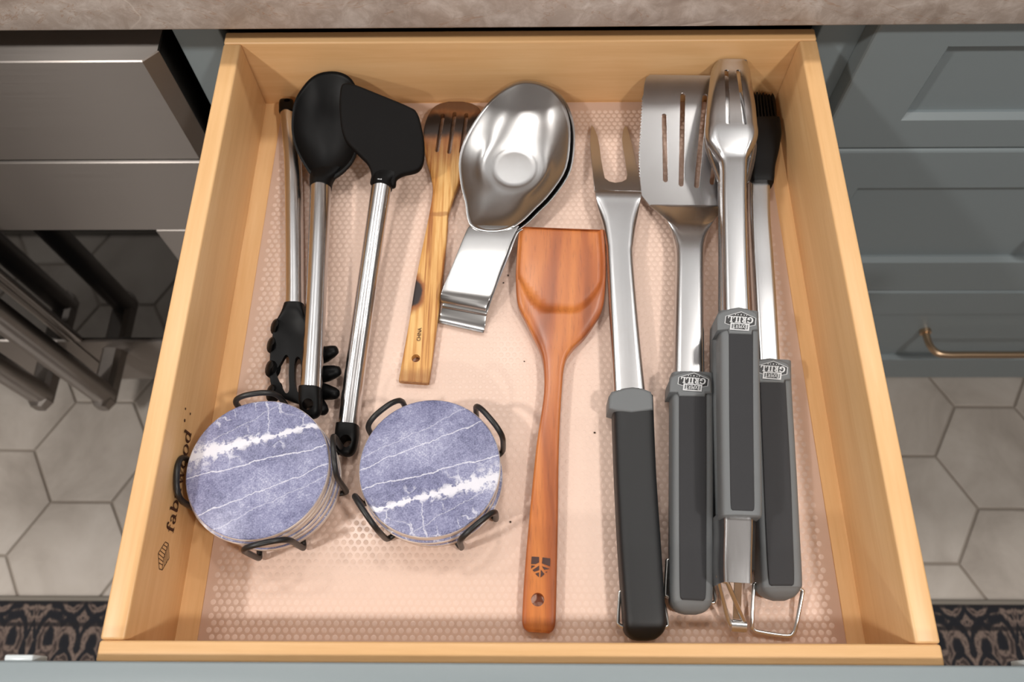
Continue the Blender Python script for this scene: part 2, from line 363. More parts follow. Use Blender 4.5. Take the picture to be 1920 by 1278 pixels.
# ------------------------------------------------------------------ room shell
FZ = -0.80
fl = structure(box('floor', -2.6, 3.2, -3.4, 0.65, FZ-.06, FZ-.004, m_grout, bevel=0))
A = .1083; TA = rad(-.3); v0 = np.array([-.8324, -.1912])
def hexmesh():
    R = []
    for r, z in ((A-.0025, FZ-.004), (A-.0025, FZ-.0012), (A-.0045, FZ)):
        R.append([np.array([r*math.cos(math.pi/3*k), r*math.sin(math.pi/3*k), z-FZ]) for k in range(6)])
    me = bpy.data.meshes.new('tile'); V = np.concatenate(R); me.from_pydata(V.tolist(), [], ringfaces(3, 6)); me.update()
    bm = bmesh.new(); bm.from_mesh(me); bmesh.ops.recalc_face_normals(bm, faces=bm.faces); bm.to_mesh(me); bm.free(); me.materials.append(m_tile); return me
hm = hexmesh(); fo = wloc(fl)
for i in range(-4, 15):
    for j in range(-4, 3):
        c = v0+np.array([A/2+1.5*A*i, -.866*A+math.sqrt(3)*A*j+(math.sqrt(3)/2*A if i % 2 else 0)])
        d = c-v0; c = v0+np.array([d[0]*math.cos(TA)-d[1]*math.sin(TA), d[0]*math.sin(TA)+d[1]*math.cos(TA)])
        if c[1] > .12 or c[1] < -.75 or abs(c[0]) > 1.35: continue
        t = bpy.data.objects.new('tile', hm); COL.objects.link(t); t.parent = fl; t.location = (c[0]-fo[0], c[1]-fo[1], FZ-fo[2]); t.rotation_euler.z = TA+(math.pi/3)*random.randrange(6)
structure(box('ceiling', -2.6, 3.2, -3.4, .65, CEIL, CEIL+.05, m_ceil, bevel=0))
structure(box('wall_back', -2.6, 3.2, .65, .70, FZ-.06, 1.08, m_splash, bevel=0))
structure(box('unseen_wall_band_1', -2.6, 3.2, .63, .70, 1.08, CEIL, m_wall, bevel=0))  # unseen white band over the dark wall, added for the steel reflections
structure(box('wall_front', -2.6, 3.2, -3.45, -3.4, FZ-.06, CEIL+.05, m_wall2, bevel=0))
structure(box('wall_left', -2.65, -2.6, -3.4, .65, FZ-.06, CEIL+.05, m_wall2, bevel=0))
structure(box('wall_right', 3.2, 3.25, -3.4, .65, FZ-.06, CEIL+.05, m_wall2, bevel=0))

# ------------------------------------------------------------------ rug
rg = thing('rug', 'dark navy and brown patterned runner rug lying on the hexagon tiles', 'rug', (0, RUG_C, FZ))
box('pile', -1.5, 1.5, -1.45, RUG_Y-.006, FZ, FZ+.007, m_rug, rg, .002)
tube('bound_edge', [(-1.5, RUG_Y-.004, FZ+.0045), (1.5, RUG_Y-.004, FZ+.0045)], .0045, plain('rug_binding', (128,121,112), .95), rg)

# ------------------------------------------------------------------ countertop
tag(box('countertop', -1.6, 1.6, -.010, .645, .100, .136, m_stone, bevel=.002), 'taupe veined stone countertop running above the open drawer', 'countertop')

# ------------------------------------------------------------------ cabinet that holds the drawer
cb = thing('base_cabinet', 'grey-green painted base cabinet whose drawer is pulled open', 'cabinet', (0, .3, FZ))
YF = .025
box('frame_stile', -.308, -.266, YF, YF+.02, FZ+.1, .0995, m_paint, cb)
box('frame_stile', .266, .3055, YF, YF+.02, FZ+.1, .0995, m_paint, cb)
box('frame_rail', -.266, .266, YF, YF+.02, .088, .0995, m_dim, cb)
box('frame_rail', -.266, .266, YF, YF+.02, -.06, -.02, m_paint, cb)
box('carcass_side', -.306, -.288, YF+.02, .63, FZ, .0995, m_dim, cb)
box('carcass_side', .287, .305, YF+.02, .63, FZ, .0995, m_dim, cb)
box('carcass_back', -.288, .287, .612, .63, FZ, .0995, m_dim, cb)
box('cabinet_door', -.302, .298, .003, .0235, FZ+.105, -.045, m_paint, cb)
box('toe_kick', -.308, .3055, .095, .11, FZ+.0005, FZ+.1, m_paint, cb)

# ------------------------------------------------------------------ neighbouring drawer cabinet (right)
nb = thing('drawer_cabinet', 'grey-green shaker drawer cabinet with brass pull right of the open drawer', 'cabinet', (.68, .3, FZ))
X0, X1 = .304, 1.06
box('carcass', .3065, 1.065, .0255, .63, FZ+.1, .0995, m_paint, nb)
box('toe_kick', .3065, 1.065, .095, .11, FZ+.0005, FZ+.1, m_paint, nb)
def shaker(zb, zt, pt, pb, handle=None):
    yf, yb = .003, .0245; xi = .372; r = .003
    def rc(x0, x1, z0, z1, y): return [np.array(p) for p in ((x0, y, z0), (x1, y, z0), (x1, y, z1), (x0, y, z1))]
    fr = rings_obj('drawer_front', [rc(X0, X1, zb, zt, yb), rc(X0, X1, zb, zt, yf+r), rc(X0+.001, X1-.001, zb+.001, zt-.001, yf+.001), rc(X0+r, X1-r, zb+r, zt-r, yf),
        rc(xi, X1-.068, pb, pt, yf), rc(xi+.005, X1-.073, pb+.005, pt-.005, yf+.006), rc(xi+.005, X1-.073, pb+.005, pt-.005, yb-.001)], m_paint, nb, cap=False, sharp=20)
    box('panel', xi+.005, X1-.073, yf+.009, yb-.0015, pb+.005, pt-.005, m_paint, fr, 0)
    if handle:
        hz, hx0, hx1 = handle
        pts = [(hx0-.002, .011, hz), (hx0-.001, -.012, hz+.001), (hx0+.006, -.027, hz+.003), (hx0+.022, -.031, hz+.003), (hx0+.05, -.031, hz+.003)]
        pts += [(hx0+hx1-a, b, c) for a, b, c in pts[::-1]]
        tube('handle', [np.array(p) for p in pts], .0052, m_brass, fr, 14, sub=4)
        for x in (hx0-.002, hx1+.002): tube('rosette', [np.array((x, .0118, hz)), np.array((x, .006, hz))], .0085, m_brass, fr, 16)
shaker(-.0755, .096, .064, -.032)
shaker(-.383, -.079, -.143, -.306, (-.225, .637, .80))
shaker(-.698, -.387, -.453, -.620, (-.525, .622, .82))

# ------------------------------------------------------------------ oven (left)
ov = thing('oven', 'brushed stainless steel double-door oven left of the open drawer', 'oven', (-.72, .3, FZ))
def chamfer_box(name, x0, x1, yf, yb, z0, z1, ch, mat, parent, bev=.0012):
    pl = [(x0, yb), (x0, yf), (x1-ch, yf), (x1, yf+ch), (x1, yb)]
    def ring(z, ins): 
        return [np.array([min(max(x, x0+ins), x1-ins), max(y, yf+ins) if y < yb else y, z]) for x, y in pl]
    return rings_obj(name, [ring(z0, bev), ring(z0+bev, 0), ring(z1-bev, 0), ring(z1, bev)], mat, parent, sharp=25)
chamfer_box('control_panel', -1.19, -.322, 0, .60, -.0845, .0555, .0125, m_oven, ov)
box('oven_body', -1.18, -.326, .03, .60, FZ+.09, -.086, m_dim, ov, 0)
def oven_door(x0, x1, wx0, wx1, hx, ch):
    zt, zb = -.089, -.695
    d = chamfer_box('door_rail', x0, x1, 0, .028, -.2195, zt, ch, m_oven, ov)
    box('bottom_rail', x0, x1-ch, 0, .028, zb, -.5405, m_oven, ov, .0012)
    chamfer_box('door_stile', wx1, x1, 0, .028, -.54, -.22, ch, m_ovenv, ov) if ch > .002 else box('door_stile', wx1, x1, 0, .028, -.54, -.22, m_ovenv, ov, .0008)
    box('door_stile', x0, wx0, 0, .028, -.54, -.22, m_ovenv, ov, .0008)
    box('window_glass', wx0, wx1, .004, .02, -.54, -.22, m_glass, ov, 0)
    h = tube('handle', [np.array((hx, -.075, z)) for z in (-.585, -.58, -.4, -.17, -.165)], [.014, .0175, .0175, .0175, .014], m_oven, ov, 20)
    for z in (-.578, -.172):
        strip_rings = [[np.array([hx+.0155*cx_, y, z+.0165*cz_]) for cx_, cz_ in ((-1, -.6), (-.6, -1), (.6, -1), (1, -.6), (1, .6), (.6, 1), (-.6, 1), (-1, .6))] for y in (0, -.05, -.085, -.094)]
        strip_rings[-1] = [np.array([hx+.008*cx_, -.097, z+.012*cz_]) for cx_, cz_ in ((-1, -.6), (-.6, -1), (.6, -1), (1, -.6), (1, .6), (.6, 1), (-.6, 1), (-1, .6))]
        rings_obj('handle_bracket', strip_rings, m_oven, h, sharp=30)
oven_door(-.7005, -.322, -.690, -.438, -.655, .0125)
oven_door(-1.19, -.7035, -1.07, -.714, -.755, .001)
box('toe_kick', -1.18, -.326, .06, .09, FZ+.0005, FZ+.09, m_dim, ov, 0)

# ------------------------------------------------------------------ the open drawer
IW, T, D, H = .2397, .0153, .4834, .0755; OW = .255; YB = -.496
dr = thing('drawer', 'open maple drawer box holding the kitchen and grill tools', 'drawer', (0, -.24, -.012))
def rail(name, x0, x1, y0, y1, mat): return box(name, x0, x1, y0, y1, -.010, H, mat, dr, .0018, 3)
sideL = rail('side_panel', -OW, -IW, -D+.0002, -.0002, m_maple_y)
sideR = rail('side_panel', IW, OW, -D+.0002, -.0002, m_maple_y)
rail('back_panel', -OW, OW, 0, .0135, m_maple_x); rail('front_panel', -OW, OW, YB, -D, m_maple_x)
box('bottom_panel', -IW-.0005, IW+.0005, -D, 0, -.009, 0, m_maple_y, dr, 0)
df = box('drawer_front', -.326, .316, YB-.0205, YB-.0002, -.062, .094, m_paint, dr, .0015)
for cx_ in (-.292, .3015): box('bumper', cx_-.0085, cx_+.0085, YB-.0004, YB+.0032, .076, .0925, m_clear, df, .001)
# stamp on the left side panel
xs = -IW+.00025; b0 = UX(324, 1001, xs); b1 = UX(357.5, 812, xs); ex = (b1-b0); wid = np.linalg.norm(ex); ex = ex/wid; ey = np.cross(np.array([1.0, 0, 0]), ex)
def ell(cx_, cy_, rx, ry, ix, iy, a0=0, a1=360, n=20, sh=0.0):
    P = []
    for k in range(n):
        q = []
        for kk, (ax, ay) in ((k, (rx, ry)), (k+1, (rx, ry)), (k+1, (ix, iy)), (k, (ix, iy))):
            t = rad(a0+(a1-a0)*kk/n); q.append((cx_+ax*math.cos(t)+sh*(ax == ix), cy_+ay*math.sin(t)))
        P.append(q)
    return P
def rc2(x0, x1, y0, y1): return [(x0, y0), (x1, y0), (x1, y1), (x0, y1)]
def sh(P, dx): return [[(a+dx, b) for a, b in p] for p in P]
g_o = ell(.27, .25, .25, .26, .16, .235)
g_f = [rc2(.10, .19, 0, .58), rc2(.02, .28, 0, .03), rc2(.02, .30, .44, .48)]+ell(.27, .58, .17, .17, .08, .13, 60, 180, 10)+[rc2(.28, .37, .62, .72)]
g_b = [rc2(.06, .15, 0, .74), rc2(0, .1, .71, .74)]+ell(.28, .25, .23, .26, .135, .225, -150, 150, 18)
g_d = [rc2(.42, .51, 0, .74), rc2(.36, .45, .71, .74), rc2(.5, .57, 0, .03)]+ell(.29, .25, .24, .26, .145, .225, 30, 330, 18)
g_a = [rc2(.30, .39, .05, .36), rc2(.36, .47, 0, .035)]+ell(.215, .34, .175, .17, .09, .135, 0, 150, 10)+ell(.2, .13, .17, .14, .08, .105, 20, 340, 14)
g_u = [rc2(.07, .16, .13, .5), rc2(0, .1, .47, .5), rc2(.38, .47, 0, .5), rc2(.31, .4, .47, .5), rc2(.46, .54, 0, .03)]+ell(.25, .16, .18, .17, .09, .13, 180, 340, 10)
g_w = [[(.06, .5), (.16, .5), (.30, 0), (.24, 0)], [(.24, 0), (.28, 0), (.44, .5), (.41, .5)], [(.36, .5), (.46, .5), (.58, 0), (.52, 0)], [(.52, 0), (.56, 0), (.72, .5), (.69, .5)], rc2(0, .2, .47, .5), rc2(.62, .78, .47, .5)]
tw = []; x = 0
for g, adv in ((g_f, .36), (g_a, .52), (g_b, .57), (g_u, .58), (g_w, .80), (g_o, .58), (g_o, .56), (g_d, .58)): tw += sh(g, x); x += adv
k = wid/x; tw = tw+sh(tw, .03)
flat('stamped_lettering', tw, (b0, ex*k, ey*k), m_ink, sideL)
def pix_wall(P): return [UX(a, b, xs) for a, b in P]
def lines_wall(name, segs, w, parent):
    V = []; F = []
    for a, b in segs:
        a = UX(*a, xs); b = UX(*b, xs); d = b-a; nn = np.cross(d, np.array([1.0, 0, 0])); nn = nn/np.linalg.norm(nn)*w/2
        F.append(tuple(range(len(V), len(V)+4))); V += [a-nn, b-nn, b+nn, a+nn]
    return mesh(name, V, F, m_ink, parent, smooth=False, fix=False)
hx = [(310, 1015.5), (316, 1019), (317.2, 1046), (304.5, 1068), (298.8, 1066), (296.8, 1037)]
segs = [(hx[i], hx[(i+1) % 6]) for i in range(6)]
L2 = lambda p, q, t: (p[0]+(q[0]-p[0])*t, p[1]+(q[1]-p[1])*t)
cen = (307, 1046); top_ = L2(hx[0], hx[5], .0)
for t in (.25, .5, .75): segs.append((L2(hx[0], hx[5], t), L2(hx[1], cen, t)))
for t in (.25, .5, .75): segs.append((L2(hx[1], cen, t), L2(hx[2], hx[3], t*.9)))
for t in (.3, .6): segs.append((L2(hx[5], hx[4], t), L2(cen, hx[3], t)))
segs += [(hx[1], cen), (cen, hx[5]), (cen, hx[3])]
lines_wall('stamped_logo', segs, .0006, sideL)
flat('stamped_dots', [circle((0, 0), .0013, 8)], (UX(346.5, 788, xs), ex, ey), m_ink, sideL)
flat('stamped_dots', [circle((0, 0), .0010, 8)], (UX(348, 766, xs), ex, ey), m_ink, sideL)
flat('stamped_dots', [circle((0, 0), .0010, 8)], (UX(357, 775.5, xs), ex, ey), m_ink, sideL)

# ------------------------------------------------------------------ liner with moulded dots
LX0, LX1, LY0, LY1 = -.2235, .2265, -.4828, -.0012; LT = .0012
ln = thing('drawer_liner', 'clear dotted plastic liner sheet on the drawer floor', 'drawer liner', (0, -.24, 0))
box('sheet', LX0, LX1, LY0, LY1, .0001, LT, m_liner, ln, .0003, 1)
pit = .0054; rowp = pit*.866; cs = []
ny = int((LY1-LY0)/rowp); nx = int((LX1-LX0)/pit)
for j in range(1, ny-1):
    for i in range(1, nx-1): cs.append((LX0+(i+.5*(j % 2)+.3)*pit, LY0+(j+.5)*rowp))
cs = np.array(cs); n = 8; a = np.arange(n)*2*np.pi/n
prof = [(.0021, 0), (.0016, .00014), (.0010, .00017)]
loc = np.concatenate([np.stack([r*np.cos(a), r*np.sin(a), np.full(n, z)], 1) for r, z in prof]+[np.array([[0, 0, .00015]])])
fl_ = [(q*n+k_, q*n+(k_+1) % n, (q+1)*n+(k_+1) % n, (q+1)*n+k_) for q in range(2) for k_ in range(n)]+[(2*n+k_, 2*n+(k_+1) % n, 3*n, 3*n) for k_ in range(n)]
nv = len(loc); V = (cs[:,None,:]*[1, 1]); V = np.concatenate([V, np.full((len(cs), 1, 1), LT-.00002)], 2)+loc[None]
V = V.reshape(-1, 3)-wloc(ln)
quads = np.array([f for f in fl_ if f[2] != f[3]]); tris = np.array([f[:3] for f in fl_ if f[2] == f[3]])
offs = (np.arange(len(cs))*nv)[:,None,None]; Q = (quads[None]+offs).reshape(-1, 4); Tr = (tris[None]+offs).reshape(-1, 3)
me = bpy.data.meshes.new('dots'); me.vertices.add(len(V)); me.vertices.foreach_set('co', V.ravel())
nl = Q.size+Tr.size; me.loops.add(nl); me.loops.foreach_set('vertex_index', np.concatenate([Q.ravel(), Tr.ravel()]))
me.polygons.add(len(Q)+len(Tr)); me.polygons.foreach_set('loop_start', np.concatenate([np.arange(len(Q))*4, Q.size+np.arange(len(Tr))*3]))
me.update(); me.validate()
me.polygons.foreach_set('use_smooth', [True]*len(me.polygons)); me.materials.append(m_liner)
do = bpy.data.objects.new('moulded_dots', me); COL.objects.link(do); do.parent = ln; do['kind'] = 'stuff'
FL = LT+.0006     # height things rest on

# ------------------------------------------------------------------ kitchen tools with steel tube handles
def end_cap(name, st, hole, hr, root, z):
    c = strip(name, st, m_black, root, e=3, n=28, sub=4)
    cut(c, [circle(U(hole[0], hole[1], z)[:2], hr, 20)]); return c
# pasta server, head towards the front
ps = thing('pasta_server', 'black pasta server with steel handle lying head down under the black spoon', 'utensil', tuple(U(552, 500, 0)))
strip('handle', [(525, 206, 551, 206, .0115, .0115), (529, 250, 558, 250, .0115, .0125), (533, 310, 566, 310, .0115, .014), (535, 440, 569, 440, .0115, .0155), (535.5, 540, 570, 540, .012, .0155), (534.5, 580, 571, 580, .0125, .0155)], m_tube, ps, e=2, n=28)
end_cap('end_cap', [(527, 187.5, 548, 187.5, .011, .004), (525, 190, 550.5, 190, .011, .008), (524, 197, 551, 197, .0115, .011), (524, 212, 552, 212, .0115, .0125)], (541, 195), .0028, ps, .011)
def hoff(u, t, v, p): return .006*(abs(u)**2)*min(1, t*2.2)
hd = strip('head', [(534, 573, 571.5, 573, .0125, .0165), (530, 588, 573, 588, .012, .0145), (518, 612, 580, 610, .010, .008), (514, 640, 594, 636, .008, .005), (510, 680, 604, 676, .0065, .0045), (511, 720, 606, 716, .0065, .0045), (522, 744, 600, 744, .0075, .004), (545, 756, 588, 758, .0085, .003)], m_black, ps, e=3, n=36, sub=6, off=hoff)
def pw(P, z): return [U(a, b, z)[:2] for a, b in P]
cut(hd, [pw(cr([(538, 668), (544, 676), (543, 704), (544, 734), (538, 740), (528, 722), (521, 702), (530, 682)], 3, True), .0065),
         pw(cr([(557, 672), (565, 676), (566, 704), (566, 732), (560, 737), (554, 720), (553, 690)], 3, True), .0065),
         pw(cr([(577, 674), (584, 684), (590, 704), (586, 726), (578, 736), (575, 704)], 3, True), .0065)])
for (a, b, c, d, zt) in ((598, 668, 632, 655, .015), (603, 702, 638, 694, .013), (600, 732, 634, 739, .013), (588, 752, 610, 772, .014)):
    A0 = U(a, b, .008); B0 = U(c, d, zt); tube('tooth', [A0, A0+(B0-A0)*.35+np.array([0, 0, -.0005]), A0+(B0-A0)*.75, A0+(B0-A0)*.95, B0], [.0068, .0064, .0050, .0036, .0016], m_black, ps, 12, sub=0)
for (a, b, c, d, zt) in ((519, 606, 516, 598, .026), (513, 640, 509, 632, .027), (510, 684, 506, 676, .027), (513, 726, 508, 722, .026)):
    A0 = U(a+6, b+8, .007); B0 = U(c+2, d+8, zt*.72); Mx = U(c-1, d+14, .013)
    R_ = []
    for q_, (wx, wy) in ((A0, (.0050, .0085)), ((A0+Mx)/2, (.0046, .0082)), (Mx, (.0036, .0070)), ((Mx+B0)/2, (.0030, .0055)), (B0, (.0018, .0030))):
        R_.append([q_+np.array([wx*math.cos(2*math.pi*k_/14), wy*math.sin(2*math.pi*k_/14), .25*wx*math.cos(2*math.pi*k_/14)]) for k_ in range(14)])
    rings_obj('tooth', R_, m_black, ps)
# black spoon
sp = thing('cooking_spoon', 'black oval cooking spoon with straight steel handle, head against the drawer back', 'utensil', tuple(U(590, 500, 0)))
SPL = slope((600, 345, .019), (621, 133, .048))
so = [(621, 133.5), (645, 138), (662, 152), (673, 180), (677, 222), (674, 262), (664, 296), (646, 319), (624, 334), (602, 338), (582, 326), (560, 291), (549, 260), (546.5, 228), (553, 188), (573, 156), (594, 139)]
bowl('bowl', so, SPL, .013, lambda r: (1-min(1, r/.95)**2.6) if r < .95 else 0, .0028, (611, 236), m_black, sp, rs=[.08, .2, .32, .44, .55, .65, .74, .82, .88, .92, .945, .955, .975, 1])
strip('neck', [(583, 318, 640, 314, .020, .006), (581, 330, 632, 328, .019, .012), (581, 340, 624, 340, .0185, .0165), (581.5, 352, 621.5, 352, .0185, .0178)], m_black, sp, e=2.4, n=28)
strip('handle', [(582, 344, 621, 348, .0185, .0172), (579, 440, 617.5, 440, .020, .0168), (575, 540, 612.5, 540, .0215, .0162), (569, 640, 608, 640, .023, .0162), (562.5, 735, 603, 735, .0248, .0162)], m_tube, sp, e=2, n=32)
end_cap('end_cap', [(561.5, 728, 603.5, 730, .0248, .0172), (561, 744, 603.5, 746, .025, .0165), (563, 768, 602, 770, .025, .013), (568, 778, 596, 780, .025, .0095), (575, 783, 590, 784, .025, .005)], (581, 763), .0042, sp, .025)
# black spatula
st_ = thing('silicone_spatula', 'black angled silicone spatula with steel handle, head overlapping the spoon', 'utensil', tuple(U(690, 550, 0)))
TPL = slope((715, 345, .030), (650, 160, .056))
spo = cr([np.array(q) for q in [(637.5, 212), (637, 188), (640, 165), (648, 158.5), (666, 161), (719, 182), (767, 202), (783, 214), (792, 245), (796, 273), (794.5, 305), (783, 322), (757, 329), (744, 337), (738, 352), (697, 348), (696.5, 330), (690, 310), (671, 290), (650, 268), (641, 244)]], 4, True)
plate('blade', [U(a, b, TPL)[:2] for a, b in spo], [], -.0032, .0032, m_blackm, st_, .0024, TPL)
strip('ferrule', [(690, 306, 765, 316, .0345, .003), (696, 324, 748, 330, .032, .009), (697.5, 338, 738, 341, .030, .0145), (697, 352, 735, 353, .0295, .0165)], m_black, st_, e=2.3, n=28)
strip('handle', [(697.5, 343, 734, 348, .0297, .0158), (685, 430, 721.5, 432, .0252, .0158), (672, 520, 709, 522, .0205, .0158), (659, 610, 697, 612, .0165, .0158), (646, 700, 685, 702, .0128, .0158), (632.5, 800, 672.5, 802, .0102, .0158)], m_tube, st_, e=2, n=32)
end_cap('end_cap', [(631, 796, 673, 799, .0104, .0165), (629, 812, 672.5, 815, .0104, .016), (628.5, 835, 668, 840, .0098, .0125), (634, 848, 662, 851, .0095, .009), (643, 854, 656, 855, .0092, .005)], (651, 831), .0045, st_, .010)

# ------------------------------------------------------------------ bamboo slotted spoon
bs = thing('slotted_spoon', 'scorched bamboo slotted spoon stamped on its handle, left of the spoon rests', 'utensil', tuple(U(815, 450, 0)))
bo = wloc(bs); BAM_T = U(854, 193, .010)[1]-bo[1]; BAM_B = U(777, 718, .006)[1]-bo[1]; BAM_A = rad(-7); q = U(775, 553, .006); BURN = (q[0]-bo[0], q[1]-bo[1]); NODE_Y = U(824, 404, .006)[1]-bo[1]
m_bamboo = mk_bamboo()
body = strip('body', [(838, 193.5, 872, 193.5, .0114, .0046), (822, 200, 889, 200, .0112, .0055), (807, 213, 903, 213, .0108, .006), (796, 240, 909, 240, .0095, .006), (794.5, 270, 902, 270, .0085, .006), (799, 300, 888, 300, .0075, .0062), (808, 332, 869, 332, .0068, .007), (811.5, 362, 855, 362, .0068, .008), (806, 400, 841.5, 402, .0068, .008), (800, 430, 839.5, 432, .0066, .0078), (781.5, 520, 830.5, 524, .0062, .0072), (765, 620, 818, 624, .0058, .0068), (749.5, 705, 806.5, 709, .0055, .0064), (748.5, 716, 804, 720, .0053, .0056)],
    m_bamboo, bs, e=5, n=36, sub=5, off=lambda u, t, v, p: .003*u*u*max(0, 1-t*3.2)*min(1, t*9))
mm = lambda px: px/2250
cut(body, [capsule(U(831, 222, .0095), U(820, 285, .0085), .0019), capsule(U(853, 219, .0095), U(842.5, 288, .0085), .0019), capsule(U(875, 221, .0095), U(865, 288, .0085), .0019), circle(U(780.5, 674, .006)[:2], .0034)])
ct = text_polys('CHINA', 1.0)
fo_ = U(786.5, 627, .0095); e1 = U(784.5, 649, .0095)-U(788.5, 606, .0095); e1 = -e1/np.linalg.norm(e1); e2 = np.cross(np.array([0, 0, 1.0]), e1)
flat('stamped_lettering', ct, (fo_-e2*.0012+np.array([0, 0, .0002]), e1*.0026, e2*.0030), m_ink, bs)

# ------------------------------------------------------------------ two nested spoon rests
def spoon_rest(label, dx, dy, dz, hst):
    r = thing('spoon_rest', label, 'spoon rest', tuple(U(930, 400, 0)+np.array([dx*.0004, 0, 0])))
    pl = slope((925, 425, .0235+dz), (987, 151, .0345+dz))
    o = [(987, 151), (1018, 157), (1044, 174), (1062, 206), (1069.5, 250), (1062, 314), (1032, 362), (1003, 392), (978, 416), (950, 432), (915, 436), (886, 428), (876, 408), (872, 380), (863.5, 344), (861, 297), (874, 255), (904, 207), (934, 175), (962, 157)]
    o = [(a+dx, b+dy) for a, b in o]
    def prof(q):
        if q < .30: return 1.0
        if q < .36: return 1.0-.05*(q-.30)/.06
        if q < .965: t = (q-.36)/.605; return .95*(1-t**1.7)
        return -.02
    bowl('bowl', o, pl, .0125, prof, .0010, (964+dx, 298+dy), m_rest, r, rs=[.05, .15, .25, .30, .33, .36, .42, .50, .58, .66, .74, .81, .87, .92, .955, .97, 1], disc=.36)
    strip('handle', hst, m_rest, r, e=8, n=40, sub=8)
    return r
spoon_rest('lower steel spoon rest, nested beneath the other with only its rim and curled end showing', 8.5, 5, -.0045,
    [(889, 428, 981, 430, .0178, .0011), (874, 440, 970, 440, .0182, .0011), (866, 470, 955, 478, .0175, .0011), (846, 530, 930, 540, .0148, .0011), (831, 568, 915, 582, .0118, .0011), (829, 578, 912, 594, .0085, .0012), (825, 590, 910, 608, .0050, .0012), (823, 600, 908, 619, .0040, .0012), (822.5, 605, 906.5, 624, .0052, .0012)])
spoon_rest('upper oval stainless steel spoon rest, lying on top of its twin', 0, 0, 0,
    [(881, 423, 973, 424, .0222, .0011), (876, 430, 968, 432, .0225, .0011), (868, 448, 958.5, 452, .0228, .0011), (856, 478, 947.5, 482, .0225, .0011), (843, 510, 935.5, 514, .021, .0011), (832, 536, 925, 545, .0195, .0011), (827.5, 549, 918.5, 560, .0185, .0011), (826, 556, 914.5, 570, .0165, .0012), (827, 563, 911.5, 579, .0140, .0012), (828, 567.5, 910, 583.5, .0118, .0012)])

# ------------------------------------------------------------------ acacia turner
m_acacia = mk_acacia()
wt = thing('wooden_turner', 'reddish acacia wood turner with wide dished blade in the middle of the drawer', 'utensil', tuple(U(1040, 750, 0)))
def dish(u, t, v, p):
    if v <= 0: return 0
    q = np.array(p); du = min(1, max(0, ((1.0 if u < 0 else .96)-abs(u))/.12)); tt = t/.305
    lim = 1-.42*abs(u)**2.4; dt = min(1, max(0, (lim-tt)/.06)); m = min(du, dt); m = m*m*(3-2*m); return -.0035*m
strip('body', [(974, 425.5, 1131, 432, .0165, .0030), (973, 430, 1132, 437, .0163, .0048), (969, 480, 1136, 488, .0135, .0085), (967, 528, 1135, 536, .0115, .0100), (971, 573, 1130, 578, .0100, .0110), (986, 604, 1116, 606, .0092, .0120), (1000, 632, 1096, 634, .0088, .0125), (1011, 655, 1073, 657, .0086, .0125), (1018.5, 684, 1059, 684, .0086, .0125), (1019.5, 740, 1053, 740, .0084, .0120), (1005, 842, 1048, 842, .0080, .0112), (991, 985, 1046, 985, .0072, .0102), (983, 1080, 1044, 1082, .0068, .0096), (979, 1155, 1042, 1160, .0066, .0090), (981, 1175, 1038, 1180, .0064, .0078), (990, 1184, 1030, 1187, .0062, .0050)],
    m_acacia, wt, e=5, n=56, sub=6, off=dish)
cut(wt.children[0], [circle(U(1008, 1125, .007)[:2], .0046)])
LG = [[(345,420),(522,430),(520,560),(440,600),(330,600)], [(605,440),(790,465),(785,655),(590,585)], [(335,632),(425,640),(330,712)], [(520,635),(520,745),(405,785),(365,745)], [(590,650),(775,715),(640,735)], [(515,800),(515,915),(430,830)], [(565,735),(650,840),(555,925)], [(670,785),(725,775),(690,808)]]
V = []; F = []
for P in LG:
    F.append(tuple(range(len(V), len(V)+len(P)))); V += [U(970+a*.07826, 1010+b*.07826, .0122) for a, b in P[::-1]]
mesh('burned_logo', V, F, plain('burned_mark', (70,42,36), .6), wt, smooth=False, fix=False)

